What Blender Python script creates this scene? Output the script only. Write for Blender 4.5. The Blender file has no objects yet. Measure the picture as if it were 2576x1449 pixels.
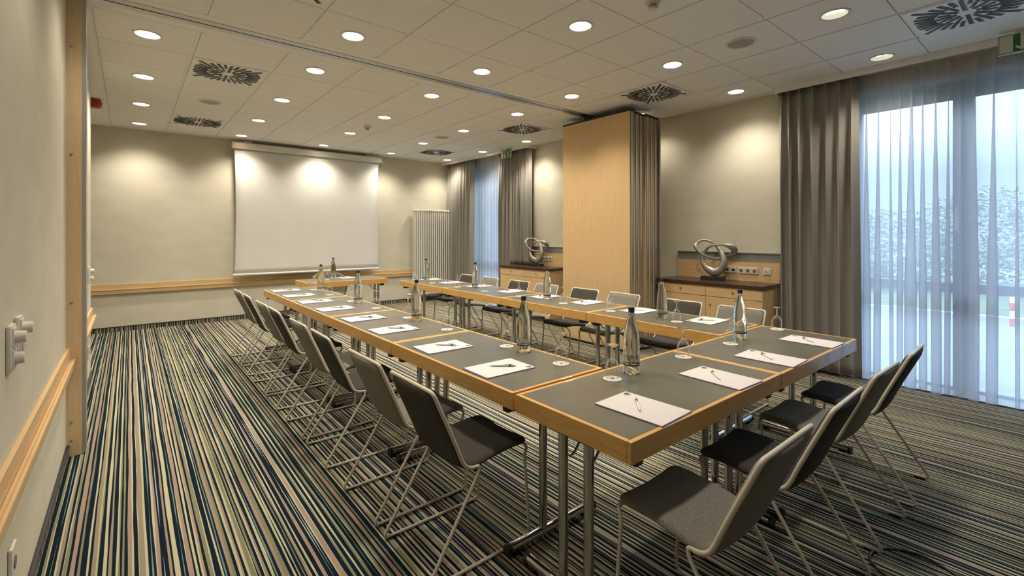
import bpy, bmesh, math, random
from mathutils import Vector, Matrix
random.seed(7)
PI = math.pi
S = bpy.context.scene
COL = S.collection
R = math.radians

# ------------------------------------------------------------------ helpers
def srgb(r, g, b):
    f = lambda c: (c/255/12.92) if c/255 <= .04045 else ((c/255+.055)/1.055)**2.4
    return (f(r), f(g), f(b), 1)

def new_mat(name):
    m = bpy.data.materials.new(name); m.use_nodes = True
    nt = m.node_tree
    return m, nt, nt.nodes['Principled BSDF'], nt.nodes['Material Output']

def simple(name, col, rough=.6, metal=0, spec=.5, coat=0):
    m, nt, b, o = new_mat(name)
    b.inputs['Base Color'].default_value = col if len(col) == 4 else (*col, 1)
    b.inputs['Roughness'].default_value = rough
    b.inputs['Metallic'].default_value = metal
    b.inputs['Specular IOR Level'].default_value = spec
    b.inputs['Coat Weight'].default_value = coat
    return m

def noisy(name, c1, c2, scale=40, rough=.8, detail=4, bump=0, stretch=(1, 1, 1), spec=.3, metal=0, bscale=None, coat=0, lo=.35, hi=.65):
    m, nt, b, o = new_mat(name)
    N = nt.nodes; L = nt.links
    tc = N.new('ShaderNodeTexCoord'); mp = N.new('ShaderNodeMapping')
    mp.inputs['Scale'].default_value = stretch
    L.new(tc.outputs['Object'], mp.inputs['Vector'])
    no = N.new('ShaderNodeTexNoise'); no.inputs['Scale'].default_value = scale; no.inputs['Detail'].default_value = detail
    L.new(mp.outputs[0], no.inputs['Vector'])
    rp = N.new('ShaderNodeValToRGB')
    rp.color_ramp.elements[0].position = lo; rp.color_ramp.elements[1].position = hi
    rp.color_ramp.elements[0].color = c1 if len(c1) == 4 else (*c1, 1)
    rp.color_ramp.elements[1].color = c2 if len(c2) == 4 else (*c2, 1)
    L.new(no.outputs['Fac'], rp.inputs['Fac']); L.new(rp.outputs[0], b.inputs['Base Color'])
    b.inputs['Roughness'].default_value = rough; b.inputs['Specular IOR Level'].default_value = spec
    b.inputs['Metallic'].default_value = metal; b.inputs['Coat Weight'].default_value = coat
    if bump:
        n2 = N.new('ShaderNodeTexNoise'); n2.inputs['Scale'].default_value = bscale or scale; n2.inputs['Detail'].default_value = 3
        L.new(mp.outputs[0], n2.inputs['Vector'])
        bp = N.new('ShaderNodeBump'); bp.inputs['Strength'].default_value = bump; bp.inputs['Distance'].default_value = .002
        L.new(n2.outputs['Fac'], bp.inputs['Height']); L.new(bp.outputs[0], b.inputs['Normal'])
    return m

def wood(name, c1, c2, stretch, scale=6, rough=.42, coat=.15):
    return noisy(name, c1, c2, scale=scale, rough=rough, detail=6, stretch=stretch, spec=.4, coat=coat, lo=.3, hi=.7)

def emit(name, col, strength):
    m, nt, b, o = new_mat(name)
    b.inputs['Base Color'].default_value = (.8, .8, .8, 1)
    b.inputs['Emission Color'].default_value = (*col, 1)
    b.inputs['Emission Strength'].default_value = strength
    return m

class MB:
    """collects shapes into one bmesh"""
    def __init__(s): s.bm = bmesh.new()
    def box(s, x0, x1, y0, y1, z0, z1, bev=0, seg=2, M=None):
        mm = Matrix.Translation(((x0+x1)/2, (y0+y1)/2, (z0+z1)/2)) @ Matrix.Diagonal((abs(x1-x0), abs(y1-y0), abs(z1-z0), 1))
        if M is not None: mm = M @ mm
        r = bmesh.ops.create_cube(s.bm, size=1, matrix=mm)
        if bev:
            es = list({e for v in r['verts'] for e in v.link_edges})
            bmesh.ops.bevel(s.bm, geom=es, offset=bev, segments=seg, affect='EDGES', profile=.5)
        return s
    def cyl(s, p0, p1, r0, r1=None, seg=16, caps=True):
        p0, p1 = Vector(p0), Vector(p1); d = p1-p0
        q = d.to_track_quat('Z', 'Y').to_matrix().to_4x4()
        bmesh.ops.create_cone(s.bm, cap_ends=caps, segments=seg, radius1=r0, radius2=r0 if r1 is None else r1, depth=d.length,
                              matrix=Matrix.Translation((p0+p1)/2) @ q)
        return s
    def tube(s, pts, r, seg=8, closed=False, flat=1.0, up=None, caps=True):
        pts = [Vector(p) for p in pts]; n = len(pts)
        rr = r if isinstance(r, (list, tuple)) else [r]*n
        rings = []; nrm = None
        for i, p in enumerate(pts):
            a = pts[(i-1) % n] if closed or i > 0 else p
            b = pts[(i+1) % n] if closed or i < n-1 else p
            t = (b-a).normalized()
            if up is not None: nrm = (up - t*t.dot(up)).normalized()
            elif nrm is None:
                h = Vector((0, 0, 1)) if abs(t.z) < .9 else Vector((1, 0, 0))
                nrm = (h - t*t.dot(h)).normalized()
            else: nrm = (nrm - t*t.dot(nrm)).normalized()
            bi = t.cross(nrm)
            rings.append([s.bm.verts.new(p + rr[i]*(math.cos(k*2*PI/seg)*bi + flat*math.sin(k*2*PI/seg)*nrm)) for k in range(seg)])
        m = n if closed else n-1
        for i in range(m):
            A, B = rings[i], rings[(i+1) % n]
            for k in range(seg): s.bm.faces.new((A[k], A[(k+1) % seg], B[(k+1) % seg], B[k]))
        if not closed and caps:
            s.bm.faces.new(rings[0][::-1]); s.bm.faces.new(rings[-1])
        return s
    def lathe(s, prof, c=(0, 0, 0), seg=24, close=False):
        c = Vector(c); rings = []
        for r, z in prof:
            if r < 1e-6: rings.append([s.bm.verts.new(c+Vector((0, 0, z)))])
            else: rings.append([s.bm.verts.new(c+Vector((r*math.cos(k*2*PI/seg), r*math.sin(k*2*PI/seg), z))) for k in range(seg)])
        pr = list(zip(rings, rings[1:])) + ([(rings[-1], rings[0])] if close else [])
        for A, B in pr:
            for k in range(seg):
                k2 = (k+1) % seg
                if len(A) == 1 and len(B) == 1: continue
                if len(A) == 1: s.bm.faces.new((A[0], B[k2], B[k]))
                elif len(B) == 1: s.bm.faces.new((A[k], A[k2], B[0]))
                else: s.bm.faces.new((A[k], A[k2], B[k2], B[k]))
        return s
    def prism(s, poly, M, depth):
        """poly in local xy, extruded along local z"""
        a = [s.bm.verts.new(M @ Vector((x, y, 0))) for x, y in poly]
        b = [s.bm.verts.new(M @ Vector((x, y, depth))) for x, y in poly]
        n = len(poly)
        for i in range(n): s.bm.faces.new((a[i], a[(i+1) % n], b[(i+1) % n], b[i]))
        s.bm.faces.new(a[::-1]); s.bm.faces.new(b)
        return s
    def quad(s, *p):
        s.bm.faces.new([s.bm.verts.new(q) for q in p]); return s
    def build(s, name, mat, parent=None, smooth=False, ang=40, loc=None):
        bmesh.ops.recalc_face_normals(s.bm, faces=s.bm.faces)
        me = bpy.data.meshes.new(name); s.bm.to_mesh(me); s.bm.free()
        for m in (mat if isinstance(mat, list) else [mat]): me.materials.append(m)
        if smooth:
            for p in me.polygons: p.use_smooth = True
            try: me.set_sharp_from_angle(angle=R(ang))
            except Exception: pass
        o = bpy.data.objects.new(name, me); COL.objects.link(o)
        if parent is not None: o.parent = parent
        if loc is not None: o.location = loc
        return o

def tag(o, label, cat, group=None, kind=None):
    o['label'] = label; o['category'] = cat
    if group: o['group'] = group
    if kind: o['kind'] = kind
    return o
def struct(o): o['kind'] = 'structure'; return o
def thing(name, label, cat, loc=(0, 0, 0), rz=0, group=None):
    o = bpy.data.objects.new(name, None); COL.objects.link(o)
    o.empty_display_size = .1
    o.location = loc; o.rotation_euler = (0, 0, rz)
    return tag(o, label, cat, group)
def copy_tree(o, parent=None):
    c = o.copy(); COL.objects.link(c); c.parent = parent
    for ch in list(o.children): copy_tree(ch, c)
    return c
def fillet(pts, r, n=5):
    """round the corners of a polyline"""
    pts = [Vector(p) for p in pts]; out = [pts[0]]
    for i in range(1, len(pts)-1):
        p, a, b = pts[i], pts[i-1], pts[i+1]
        rr = r[i] if isinstance(r, (list, tuple)) else r
        da, db = (a-p), (b-p)
        d = min(rr, da.length*.48, db.length*.48)
        A = p + da.normalized()*d; B = p + db.normalized()*d
        for k in range(n+1):
            t = k/n
            out.append(A*(1-t)**2 + p*2*t*(1-t) + B*t*t)
    out.append(pts[-1]); return out
def spline(P, n, closed=False):
    P = [Vector(p) for p in P]; m = len(P); out = []
    segs = m if closed else m-1
    for i in range(segs):
        g = (lambda k: P[k % m]) if closed else (lambda k: P[max(0, min(m-1, k))])
        p0, p1, p2, p3 = g(i-1), g(i), g(i+1), g(i+2)
        for k in range(n):
            t = k/n
            out.append(.5*((2*p1)+(-p0+p2)*t+(2*p0-5*p1+4*p2-p3)*t*t+(-p0+3*p1-3*p2+p3)*t**3))
    if not closed: out.append(P[-1])
    return out
ORD = ['first', 'second', 'third', 'fourth', 'fifth', 'sixth', 'seventh', 'eighth', 'ninth']

# ------------------------------------------------------------------ materials
M = {}
M['wall'] = noisy('wall_plaster', (.60, .575, .475), (.645, .615, .515), scale=3, rough=.9, bump=.25, bscale=160, stretch=(1, 1, 2.2), spec=.15)
M['ceiling'] = noisy('ceiling_tile', (.83, .82, .79), (.88, .87, .84), scale=220, rough=.95, spec=.1)
M['ceiling_rail'] = simple('ceiling_rail', (.84, .83, .80), .7)
M['maple'] = wood('maple_panel', (.59, .405, .205), (.68, .485, .265), (16, 16, .6), scale=5, rough=.5)
M['maple_h'] = wood('maple_rail', (.60, .41, .205), (.69, .485, .26), (.5, .5, 9), scale=5, rough=.45)
M['beech_edge'] = wood('beech_edge', (.52, .29, .082), (.63, .37, .118), (2.5, 2.5, 14), scale=5, rough=.38, coat=.25)
M['postwood'] = wood('post_maple', (.64, .48, .285), (.71, .545, .34), (18, 18, 1.2), scale=5, rough=.45)
M['laminate'] = noisy('grey_laminate', (.104, .099, .078), (.122, .117, .093), scale=6, rough=.30, spec=.5, detail=6)
M['chrome'] = simple('chrome', (.50, .50, .49), .13, 1)
M['alu'] = simple('brushed_aluminium', (.50, .51, .52), .36, .85)
M['alu_dark'] = simple('dark_aluminium', (.22, .21, .19), .4, .6)
M['tube'] = simple('beige_steel_tube', (.56, .515, .43), .38, 0, .5)
M['felt_light'] = noisy('light_grey_felt', (.115, .108, .091), (.29, .273, .235), scale=300, rough=.95, bump=.6, bscale=420, spec=.1, lo=.3, hi=.7)
M['felt_dark'] = noisy('dark_grey_felt', (.028, .027, .0245), (.092, .088, .078), scale=300, rough=.95, bump=.6, bscale=420, spec=.1, lo=.3, hi=.7)
M['black'] = simple('black_plastic', (.012, .012, .013), .45)
M['white'] = simple('white_plastic', (.66, .64, .58), .4)
M['radiator'] = simple('radiator_enamel', (.68, .665, .61), .35)
M['screen'] = noisy('screen_cloth', (.66, .65, .63), (.69, .68, .66), scale=2, rough=.9, spec=.1)
M['housing'] = simple('screen_housing', (.74, .72, .66), .3)
M['counter'] = noisy('wenge_top', (.035, .017, .009), (.06, .03, .016), scale=5, rough=.35, stretch=(14, 1, 1), spec=.5, coat=.2)
M['rail_grey'] = simple('grey_panel', (.24, .245, .235), .5)
M['sculpture'] = simple('satin_silver', (.36, .345, .31), .36, .75)
M['paper'] = simple('paper', (.60, .57, .565), .85, 0, .2)
M['backing'] = simple('purple_card', (.085, .06, .28), .6)
M['coaster'] = simple('coaster_paper', (.66, .64, .58), .9, 0, .1)
M['logo_blue'] = simple('logo_blue', (.045, .05, .19), .6)
M['logo_green'] = simple('logo_green', (.28, .36, .10), .6)
M['pen'] = simple('pen_silver', (.50, .47, .45), .35, .4)
M['pen_white'] = simple('pen_white', (.72, .70, .67), .35)
M['pen_green'] = simple('pen_green', (.02, .13, .05), .45)
M['pen_dark'] = simple('pen_dark', (.04, .042, .04), .4, .3)
M['cap'] = simple('cap_navy', (.011, .013, .045), .35)
M['label_band'] = simple('label_band', (.012, .035, .085), .45)
M['red'] = simple('alarm_red', (.33, .03, .022), .35)
M['mesh_grille'] = noisy('grille', (.27, .26, .22), (.46, .44, .38), scale=600, rough=.6, lo=.45, hi=.55)
M['vent_plate'] = simple('vent_plate', (.84, .83, .79), .45)
M['rib'] = simple('blade_rib', (.075, .075, .08), .45)
M['slot'] = simple('slot_dark', (.018, .018, .02), .5)
M['sign_green'] = simple('sign_green', (.012, .155, .055), .4)
M['sign_pale'] = simple('sign_pale', (.68, .68, .52), .4)
M['brass'] = simple('knob_metal', (.42, .36, .26), .3, .9)
M['frame'] = simple('window_frame', (.105, .125, .155), .45)
M['tubshell'] = simple('tub_felt', (.14, .13, .105), .9, 0, .1)
M['socket_hole'] = simple('socket_hole', (.16, .155, .14), .5)
M['yellow'] = simple('yellow_strip', (.62, .55, .16), .5)
M['cable'] = simple('cable', (.02, .021, .026), .5)
M['redpost'] = simple('post_red', (.55, .10, .08), .5)
M['asphalt'] = noisy('paving', (.11, .115, .12), (.15, .155, .16), scale=6, rough=.9)
M['grass'] = noisy('grass', (.075, .092, .055), (.12, .138, .085), scale=4, rough=.95)
M['leaf'] = noisy('leaf', (.12, .145, .11), (.20, .225, .175), scale=3, rough=.9)  # outdoor haze mixed into the leaf colour as pale grey-green
M['bark'] = simple('bark', (.09, .07, .05), .9)
M['facade'] = simple('kerb_stone', (.42, .42, .42), .9)

def curtain_mat():
    m, nt, b, o = new_mat('curtain_grey')
    N, L = nt.nodes, nt.links
    tc = N.new('ShaderNodeTexCoord'); mp = N.new('ShaderNodeMapping'); mp.inputs['Scale'].default_value = (2, 2, 90)
    L.new(tc.outputs['Object'], mp.inputs[0])
    no = N.new('ShaderNodeTexNoise'); no.inputs['Scale'].default_value = 6; L.new(mp.outputs[0], no.inputs['Vector'])
    rp = N.new('ShaderNodeValToRGB'); rp.color_ramp.elements[0].color = (.255, .24, .215, 1); rp.color_ramp.elements[1].color = (.32, .303, .272, 1)
    L.new(no.outputs['Fac'], rp.inputs['Fac']); L.new(rp.outputs[0], b.inputs['Base Color'])
    b.inputs['Roughness'].default_value = .75; b.inputs['Sheen Weight'].default_value = .2; b.inputs['Specular IOR Level'].default_value = .25
    return m
M['curtain'] = curtain_mat()

def sheer_mat():
    m, nt, b, o = new_mat('sheer_voile')
    N, L = nt.nodes, nt.links
    N.remove(b)
    tr = N.new('ShaderNodeBsdfTransparent'); tr.inputs[0].default_value = (.97, .98, 1, 1)
    df = N.new('ShaderNodeBsdfDiffuse'); df.inputs[0].default_value = (.74, .75, .79, 1)
    tl = N.new('ShaderNodeBsdfTranslucent'); tl.inputs[0].default_value = (.80, .82, .86, 1)
    a = N.new('ShaderNodeMixShader'); a.inputs[0].default_value = .72
    L.new(df.outputs[0], a.inputs[1]); L.new(tl.outputs[0], a.inputs[2])
    # a woven voile lets less through at a glancing angle
    lw = N.new('ShaderNodeLayerWeight'); lw.inputs['Blend'].default_value = .42
    mr = N.new('ShaderNodeMapRange'); mr.inputs['To Min'].default_value = .60; mr.inputs['To Max'].default_value = .86
    L.new(lw.outputs['Facing'], mr.inputs['Value'])
    mx = N.new('ShaderNodeMixShader'); L.new(mr.outputs[0], mx.inputs[0])
    L.new(tr.outputs[0], mx.inputs[1]); L.new(a.outputs[0], mx.inputs[2])
    L.new(mx.outputs[0], o.inputs[0])
    return m
M['sheer'] = sheer_mat()

def pane_mat():
    m, nt, b, o = new_mat('window_glass')
    N, L = nt.nodes, nt.links; N.remove(b)
    tr = N.new('ShaderNodeBsdfTransparent'); tr.inputs[0].default_value = (.93, .96, .97, 1)
    gl = N.new('ShaderNodeBsdfGlossy'); gl.inputs['Roughness'].default_value = .02
    fr = N.new('ShaderNodeFresnel'); fr.inputs[0].default_value = 1.45
    mx = N.new('ShaderNodeMixShader'); L.new(fr.outputs[0], mx.inputs[0]); L.new(tr.outputs[0], mx.inputs[1]); L.new(gl.outputs[0], mx.inputs[2])
    L.new(mx.outputs[0], o.inputs[0]); return m
M['pane'] = pane_mat()

def glass_mat(name, col, ior, rough=0):
    m, nt, b, o = new_mat(name)
    b.inputs['Base Color'].default_value = (*col, 1); b.inputs['Roughness'].default_value = rough
    b.inputs['Transmission Weight'].default_value = 1; b.inputs['IOR'].default_value = ior
    return m
M['bottle'] = glass_mat('bottle_glass', (.95, .975, .92), 1.35)
M['stem_glass'] = glass_mat('stem_glass', (.97, .98, .96), 1.45)
def thin_glass():
    m, nt, b, o = new_mat('wine_glass')
    N, L = nt.nodes, nt.links; N.remove(b)
    tr = N.new('ShaderNodeBsdfTransparent'); tr.inputs[0].default_value = (.985, .985, .975, 1)
    gl = N.new('ShaderNodeBsdfGlossy'); gl.inputs['Roughness'].default_value = .03
    lw = N.new('ShaderNodeLayerWeight'); lw.inputs['Blend'].default_value = .35
    mr = N.new('ShaderNodeMapRange'); mr.inputs['From Min'].default_value = .12; mr.inputs['To Min'].default_value = .05; mr.inputs['To Max'].default_value = .95
    L.new(lw.outputs['Facing'], mr.inputs['Value'])
    mx = N.new('ShaderNodeMixShader'); L.new(mr.outputs[0], mx.inputs[0]); L.new(tr.outputs[0], mx.inputs[1])
    df = N.new('ShaderNodeBsdfDiffuse'); df.inputs[0].default_value = (.85, .85, .83, 1)  # bright glints on the glass edges painted in as white diffuse
    m2 = N.new('ShaderNodeMixShader'); m2.inputs[0].default_value = .35; L.new(gl.outputs[0], m2.inputs[1]); L.new(df.outputs[0], m2.inputs[2])
    L.new(m2.outputs[0], mx.inputs[2])
    L.new(mx.outputs[0], o.inputs[0]); return m
M['glass'] = thin_glass()
M['label_clear'] = simple('label_pale', (.62, .66, .52), .5)
M['label_clear'].node_tree.nodes['Principled BSDF'].inputs['Alpha'].default_value = .30
M['lamp'] = emit('lamp_glow', (1.0, .84, .60), 26)
M['lamp_dim'] = emit('lamp_glow_dimmed', (1.0, .92, .82), 2.0)
M['reflector'] = simple('reflector', (.86, .84, .78), .25, .2)
M['ring'] = simple('downlight_ring', (.66, .64, .58), .4)

# ------------------------------------------------------------------ dimensions (metres; camera stands at x=0, y=0)
XL, XR, YF, YB, ZC = -.31, 5.55, 8.88, -2.2, 2.98
TZ = .74

# ------------------------------------------------------------------ carpet
PAL = {'n': (.0075, .0150, .026), 'c': (.455, .43, .285), 'o': (.20, .205, .125), 't': (.27, .23, .17),
       'p': (.32, .235, .185), 'e': (.15, .24, .22), 'b': (.32, .44, .50), 'y': (.42, .41, .22)}
PALK = list(PAL)
def carpet_mat(k, c):
    m, nt, b, o = new_mat('carpet_'+{'n': 'navy', 'c': 'cream', 'o': 'olive', 't': 'tan', 'p': 'rose', 'e': 'teal', 'b': 'pale_blue', 'y': 'straw'}[k])
    N, L = nt.nodes, nt.links
    tc = N.new('ShaderNodeTexCoord'); no = N.new('ShaderNodeTexNoise'); no.inputs['Scale'].default_value = 380; no.inputs['Detail'].default_value = 2
    L.new(tc.outputs['Object'], no.inputs['Vector'])
    mx = N.new('ShaderNodeMix'); mx.data_type = 'RGBA'
    mx.inputs['A'].default_value = (*[x*.72 for x in c], 1); mx.inputs['B'].default_value = (*[x*1.25 for x in c], 1)
    L.new(no.outputs['Fac'], mx.inputs['Factor']); L.new(mx.outputs['Result'], b.inputs['Base Color'])
    b.inputs['Roughness'].default_value = 1; b.inputs['Specular IOR Level'].default_value = .05
    bp = N.new('ShaderNodeBump'); bp.inputs['Strength'].default_value = .7; bp.inputs['Distance'].default_value = .004
    L.new(no.outputs['Fac'], bp.inputs['Height']); L.new(bp.outputs[0], b.inputs['Normal'])
    return m
CM = [carpet_mat(k, PAL[k]) for k in PALK]
# stripe widths read along the carpet, in units of about 0.26 mm
SEQ = ('c40 n50 o40 c15 n50 e13 n32 c25 t45 n30 c12 o43 n35 p70 n25 o40 n65 c35 n25 t60 y25 o18 n45 c50 n28 t37 n50 c30 o23 n27 o33 n37 p60 c28 n50 '
       'c10 t85 c38 n47 e15 n30 c30 p45 n25 b12 n48 p40 n25 c75 n45 e17 n28 c8 p67 n25 c40 n30 c20 p40 n30 o65 c15 n70 c25 n25 e20 n25 p50 o45 n30 c40 t35 n35 c40 '
       'o60 c15 n20 o35 n30 c25 t35 n35 c45 n15 e20 n35 p50 o70 n40 c40 n20 c25 n40 o20 n25 t35 c20 n40 c30 n60 p50 n55 c10 n30 b8 n25 c25 p70 c20 n60 o35 c15 n50').split()
def stripes(x0, x1, shift=0):
    x = x0; k = shift; out = []
    flip = False; seq = SEQ
    i = shift
    while x < x1:
        t = seq[i % len(seq)]
        w = int(t[1:])*.000262*(1.12 if t[0] == 'n' else .915)
        out.append((x, min(x+w, x1), t[0])); x += w; i += 1
    return out
def carpet_sheet(name, x0, x1, y0, y1, parent=None):
    bm = bmesh.new(); ny = int((y1-y0)/.16)
    ST = stripes(x0, -.308, 20)+stripes(-.308, x1)
    xs = [s[0] for s in ST]+[x1]
    cols = []
    for i, x in enumerate(xs):
        col = []
        ph = random.random()*9
        for j in range(ny+1):
            y = y0+(y1-y0)*j/ny
            jit = 0 if i in (0, len(xs)-1) else .0013*math.sin(y*5.1+ph)+random.uniform(-.0010, .0010)
            col.append(bm.verts.new((x+jit, y, 0)))
        cols.append(col)
    for i, s in enumerate(ST):
        mi = PALK.index(s[2])
        for j in range(ny):
            f = bm.faces.new((cols[i][j], cols[i+1][j], cols[i+1][j+1], cols[i][j+1])); f.material_index = mi
    b = MB(); b.bm.free(); b.bm = bm
    return b.build(name, CM, parent)
floor = struct(carpet_sheet('floor', -1.6, XR+.3, YB, YF+.02))
slab = MB().box(-1.6, XR+.3, YB, YF+.02, -.06, -.004).build('floor_slab', M['black']); struct(slab)
def carpet_base(name, p0, p1, nrm, h=.065, th=.012, shift=0):
    """carpet strip skirting along a wall: short stripes standing upright, with a dark binding on top"""
    p0, p1, nrm = Vector(p0), Vector(p1), Vector(nrm)
    d = (p1-p0); Ln = d.length; d.normalize()
    bm = bmesh.new()
    for (a, b2, k) in stripes(0, Ln, shift):
        w = [(p0+d*a+nrm*th, 0), (p0+d*b2+nrm*th, 0)]
        v = [bm.verts.new((q.x, q.y, z)) for q, z in ((w[0][0], 0.001), (w[1][0], 0.001), (w[1][0], h), (w[0][0], h))]
        f = bm.faces.new(v); f.material_index = PALK.index(k)
    mb = MB(); mb.bm.free(); mb.bm = bm
    o = struct(mb.build(name, CM))
    q0, q1 = p0+nrm*.0, p1+nrm*(th+.005)
    bo = MB().box(min(q0.x, q1.x), max(q0.x, q1.x), min(q0.y, q1.y), max(q0.y, q1.y), h-.003, h+.009, .004).build('binding', M['cable'], o)
    return o

# ------------------------------------------------------------------ walls
def wallbox(name, x0, x1, y0, y1, z0=0, z1=ZC+.1): return struct(MB().box(x0, x1, y0, y1, z0, z1).build(name, M['wall']))
wallbox('wall_far', -1.6, XR+.3, YF, YF+.2)
wallbox('wall_back', -.6, XR+.3, YB-.2, YB)
def wall_left():
    b = MB()
    b.box(XL-.3, XL, YB, 4.10, 0, ZC+.1)
    b.box(XL-.3, XL+.015, 4.22, 6.2, 0, ZC+.1)
    b.box(-1.7, XL-.3, 6.0, 6.2, 0, ZC+.1)
    b.box(-1.7, -1.6, 6.2, YF, 0, ZC+.1)
    return struct(b.build('wall_left', M['wall']))
wall_left()
def wall_right():
    b = MB()
    for y0, y1, z0, z1 in ((YB, -1.3, 0, ZC+.1), (1.46, 6.6, 0, ZC+.1), (8.5, YF, 0, ZC+.1), (-1.3, 1.46, 2.83, ZC+.1), (6.6, 8.5, 2.83, ZC+.1)):
        b.box(XR, XR+.3, y0, y1, z0, z1)
    return struct(b.build('wall_right', M['wall']))
wall_right()
carpet_base('baseboard_far', (-1.6, YF, 0), (XR, YF, 0), (0, -1, 0))
carpet_base('baseboard_left', (XL, YB, 0), (XL, 4.1, 0), (1, 0, 0), shift=11)
carpet_base('baseboard_left_beyond', (XL+.015, 4.22, 0), (XL+.015, 6.2, 0), (1, 0, 0), shift=31)
carpet_base('baseboard_right', (XR, 3.4, 0), (XR, 5.2, 0), (-1, 0, 0), shift=50)

# wall rails: maple board with a raised bead
def wall_rail(name, axis, a0, a1, wallpos, sgn):
    b = MB()
    def bx(lo, hi, z0, z1, bev):
        w0, w1 = sorted((wallpos+sgn*lo, wallpos+sgn*hi))
        if axis == 'x': b.box(a0, a1, w0, w1, z0, z1, bev)
        else: b.box(w0, w1, a0, a1, z0, z1, bev)
    bx(0, .018, .552, .692, .003)
    bx(.018, .036, .552, .618, .004)
    bx(.030, .044, .606, .622, .005)
    return struct(b.build(name, M['maple_h']))
wall_rail('trim_far_rail', 'x', -1.6, 4.66, YF, -1)
wall_rail('trim_left_rail', 'y', YB, 4.09, XL, 1)
wall_rail('trim_left_rail_beyond', 'y', 4.24, 6.2, XL+.015, 1)

# jamb post of the folding wall
def jamb():
    r = thing('wall_post', 'tall maple wall post with grey metal edge strip beside the light switches', 'post', (XL, 4.1, 0))
    MB().box(0, .074, -.02, .11, .0, ZC).build('board', M['postwood'], r)
    b = MB().box(.074, .094, -.018, .09, .004, ZC).build('metal_edge', M['alu'], r); b['label'] = 'grey metal edge strip'
    for z in (.10, .215, .98, 1.93, 2.62):
        MB().cyl((.024, -.021, z), (.024, -.026, z), .007, .005, 12).build('screw_cover', M['brass'], r)
jamb()

# ------------------------------------------------------------------ ceiling
CX0, PX = -.21, .63
colx = [CX0+PX*i for i in range(10)]
rowsN = [3.94-.628*i for i in range(10)]       # near tiles from the track towards the camera
rowsF = [4.29+.628*i for i in range(8)]
lightsF = [(x, y) for x in (.11, 1.37, 2.63, 3.89, 5.15) for y in (4.61, 5.865, 7.12, 8.385)]
lightsN = [(x, y) for x in (.11, 1.36, 2.61, 3.86, 5.12) for y in (3.62, 2.36, 1.085)]
lightsF.remove((5.15, 4.61))
LIGHTS = lightsF+lightsN
HR = .083
def ceiling():
    b = MB(); bm = b.bm; g = .003; gx = .0148; zt = ZC
    def tile(x0, x1, y0, y1):
        x0 += gx; x1 -= gx; y0 += g; y1 -= g
        hit = [(x, y) for x, y in LIGHTS if x0 < x < x1 and y0 < y < y1]
        up = [bm.verts.new((x, y, zt+.012)) for x, y in ((x0, y0), (x1, y0), (x1, y1), (x0, y1))]
        lo = [bm.verts.new((v.co.x, v.co.y, zt)) for v in up]
        for i in range(4): bm.faces.new((lo[i], lo[(i+1) % 4], up[(i+1) % 4], up[i]))
        if not hit: bm.faces.new(lo); return
        cx, cy = hit[0]; n = 32
        ring = [bm.verts.new((cx+HR*math.cos(2*PI*k/n), cy+HR*math.sin(2*PI*k/n), zt)) for k in range(n)]
        # corner order: angles -135,-45,45,135
        st = [20, 28, 4, 12]
        for i in range(4):
            a = st[i]; seq = [ring[(a+k) % n] for k in range(9)]
            for k in range(8):
                if k < 4: bm.faces.new((lo[i], seq[k], seq[k+1]))
                else: bm.faces.new((lo[(i+1) % 4], seq[k], seq[k+1]))
            bm.faces.new((lo[i], seq[4], lo[(i+1) % 4]))
    for i in range(9):
        for j in range(9): tile(colx[i], colx[i+1], rowsN[j+1], rowsN[j])
        for j in range(7): tile(colx[i], colx[i+1], rowsF[j], rowsF[j+1])
    # plain margins
    b.box(-1.6, colx[0], 4.18, YF, zt, zt+.012); b.box(XL-.1, colx[0], YB, 4.03, zt, zt+.012)
    b.box(colx[9], XR+.3, YB, YF, zt, zt+.012)
    b.box(colx[0], colx[9], rowsF[7], YF, zt, zt+.012)
    b.box(colx[0], colx[9], YB, rowsN[9], zt, zt+.012)
    b.box(colx[0], colx[9], rowsN[0], 4.03, zt, zt+.012); b.box(colx[0], colx[9], 4.18, rowsF[0], zt, zt+.012)
    c = struct(b.build('ceiling', M['ceiling']))
    # deck above with holes left only where the cans go up: strips of rail behind the tile joints
    r = MB()
    for x in colx: r.box(x-.0125, x+.0125, YB, YF, zt+.006, zt+.012)
    r.build('tile_rail', M['ceiling_rail'], c)
    MB().box(-1.7, XR+.3, YB-.2, YF+.2, zt+.12, zt+.16).build('deck', M['ceiling_rail'], c)
ceiling()
def track():
    t = thing('ceiling_track', 'grey metal ceiling track with dark slot running from the wall post to the partition stack', 'track', (0, 4.105, ZC))
    MB().box(XL, 4.56, -.075, -.008, -.004, .015).build('track_flange', M['alu'], t)
    MB().box(XL, 4.56, .008, .075, -.004, .015).build('track_flange', M['alu'], t)
    MB().box(XL, 4.56, -.008, .008, .003, .02).build('track_slot', M['slot'], t)
track()

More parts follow.
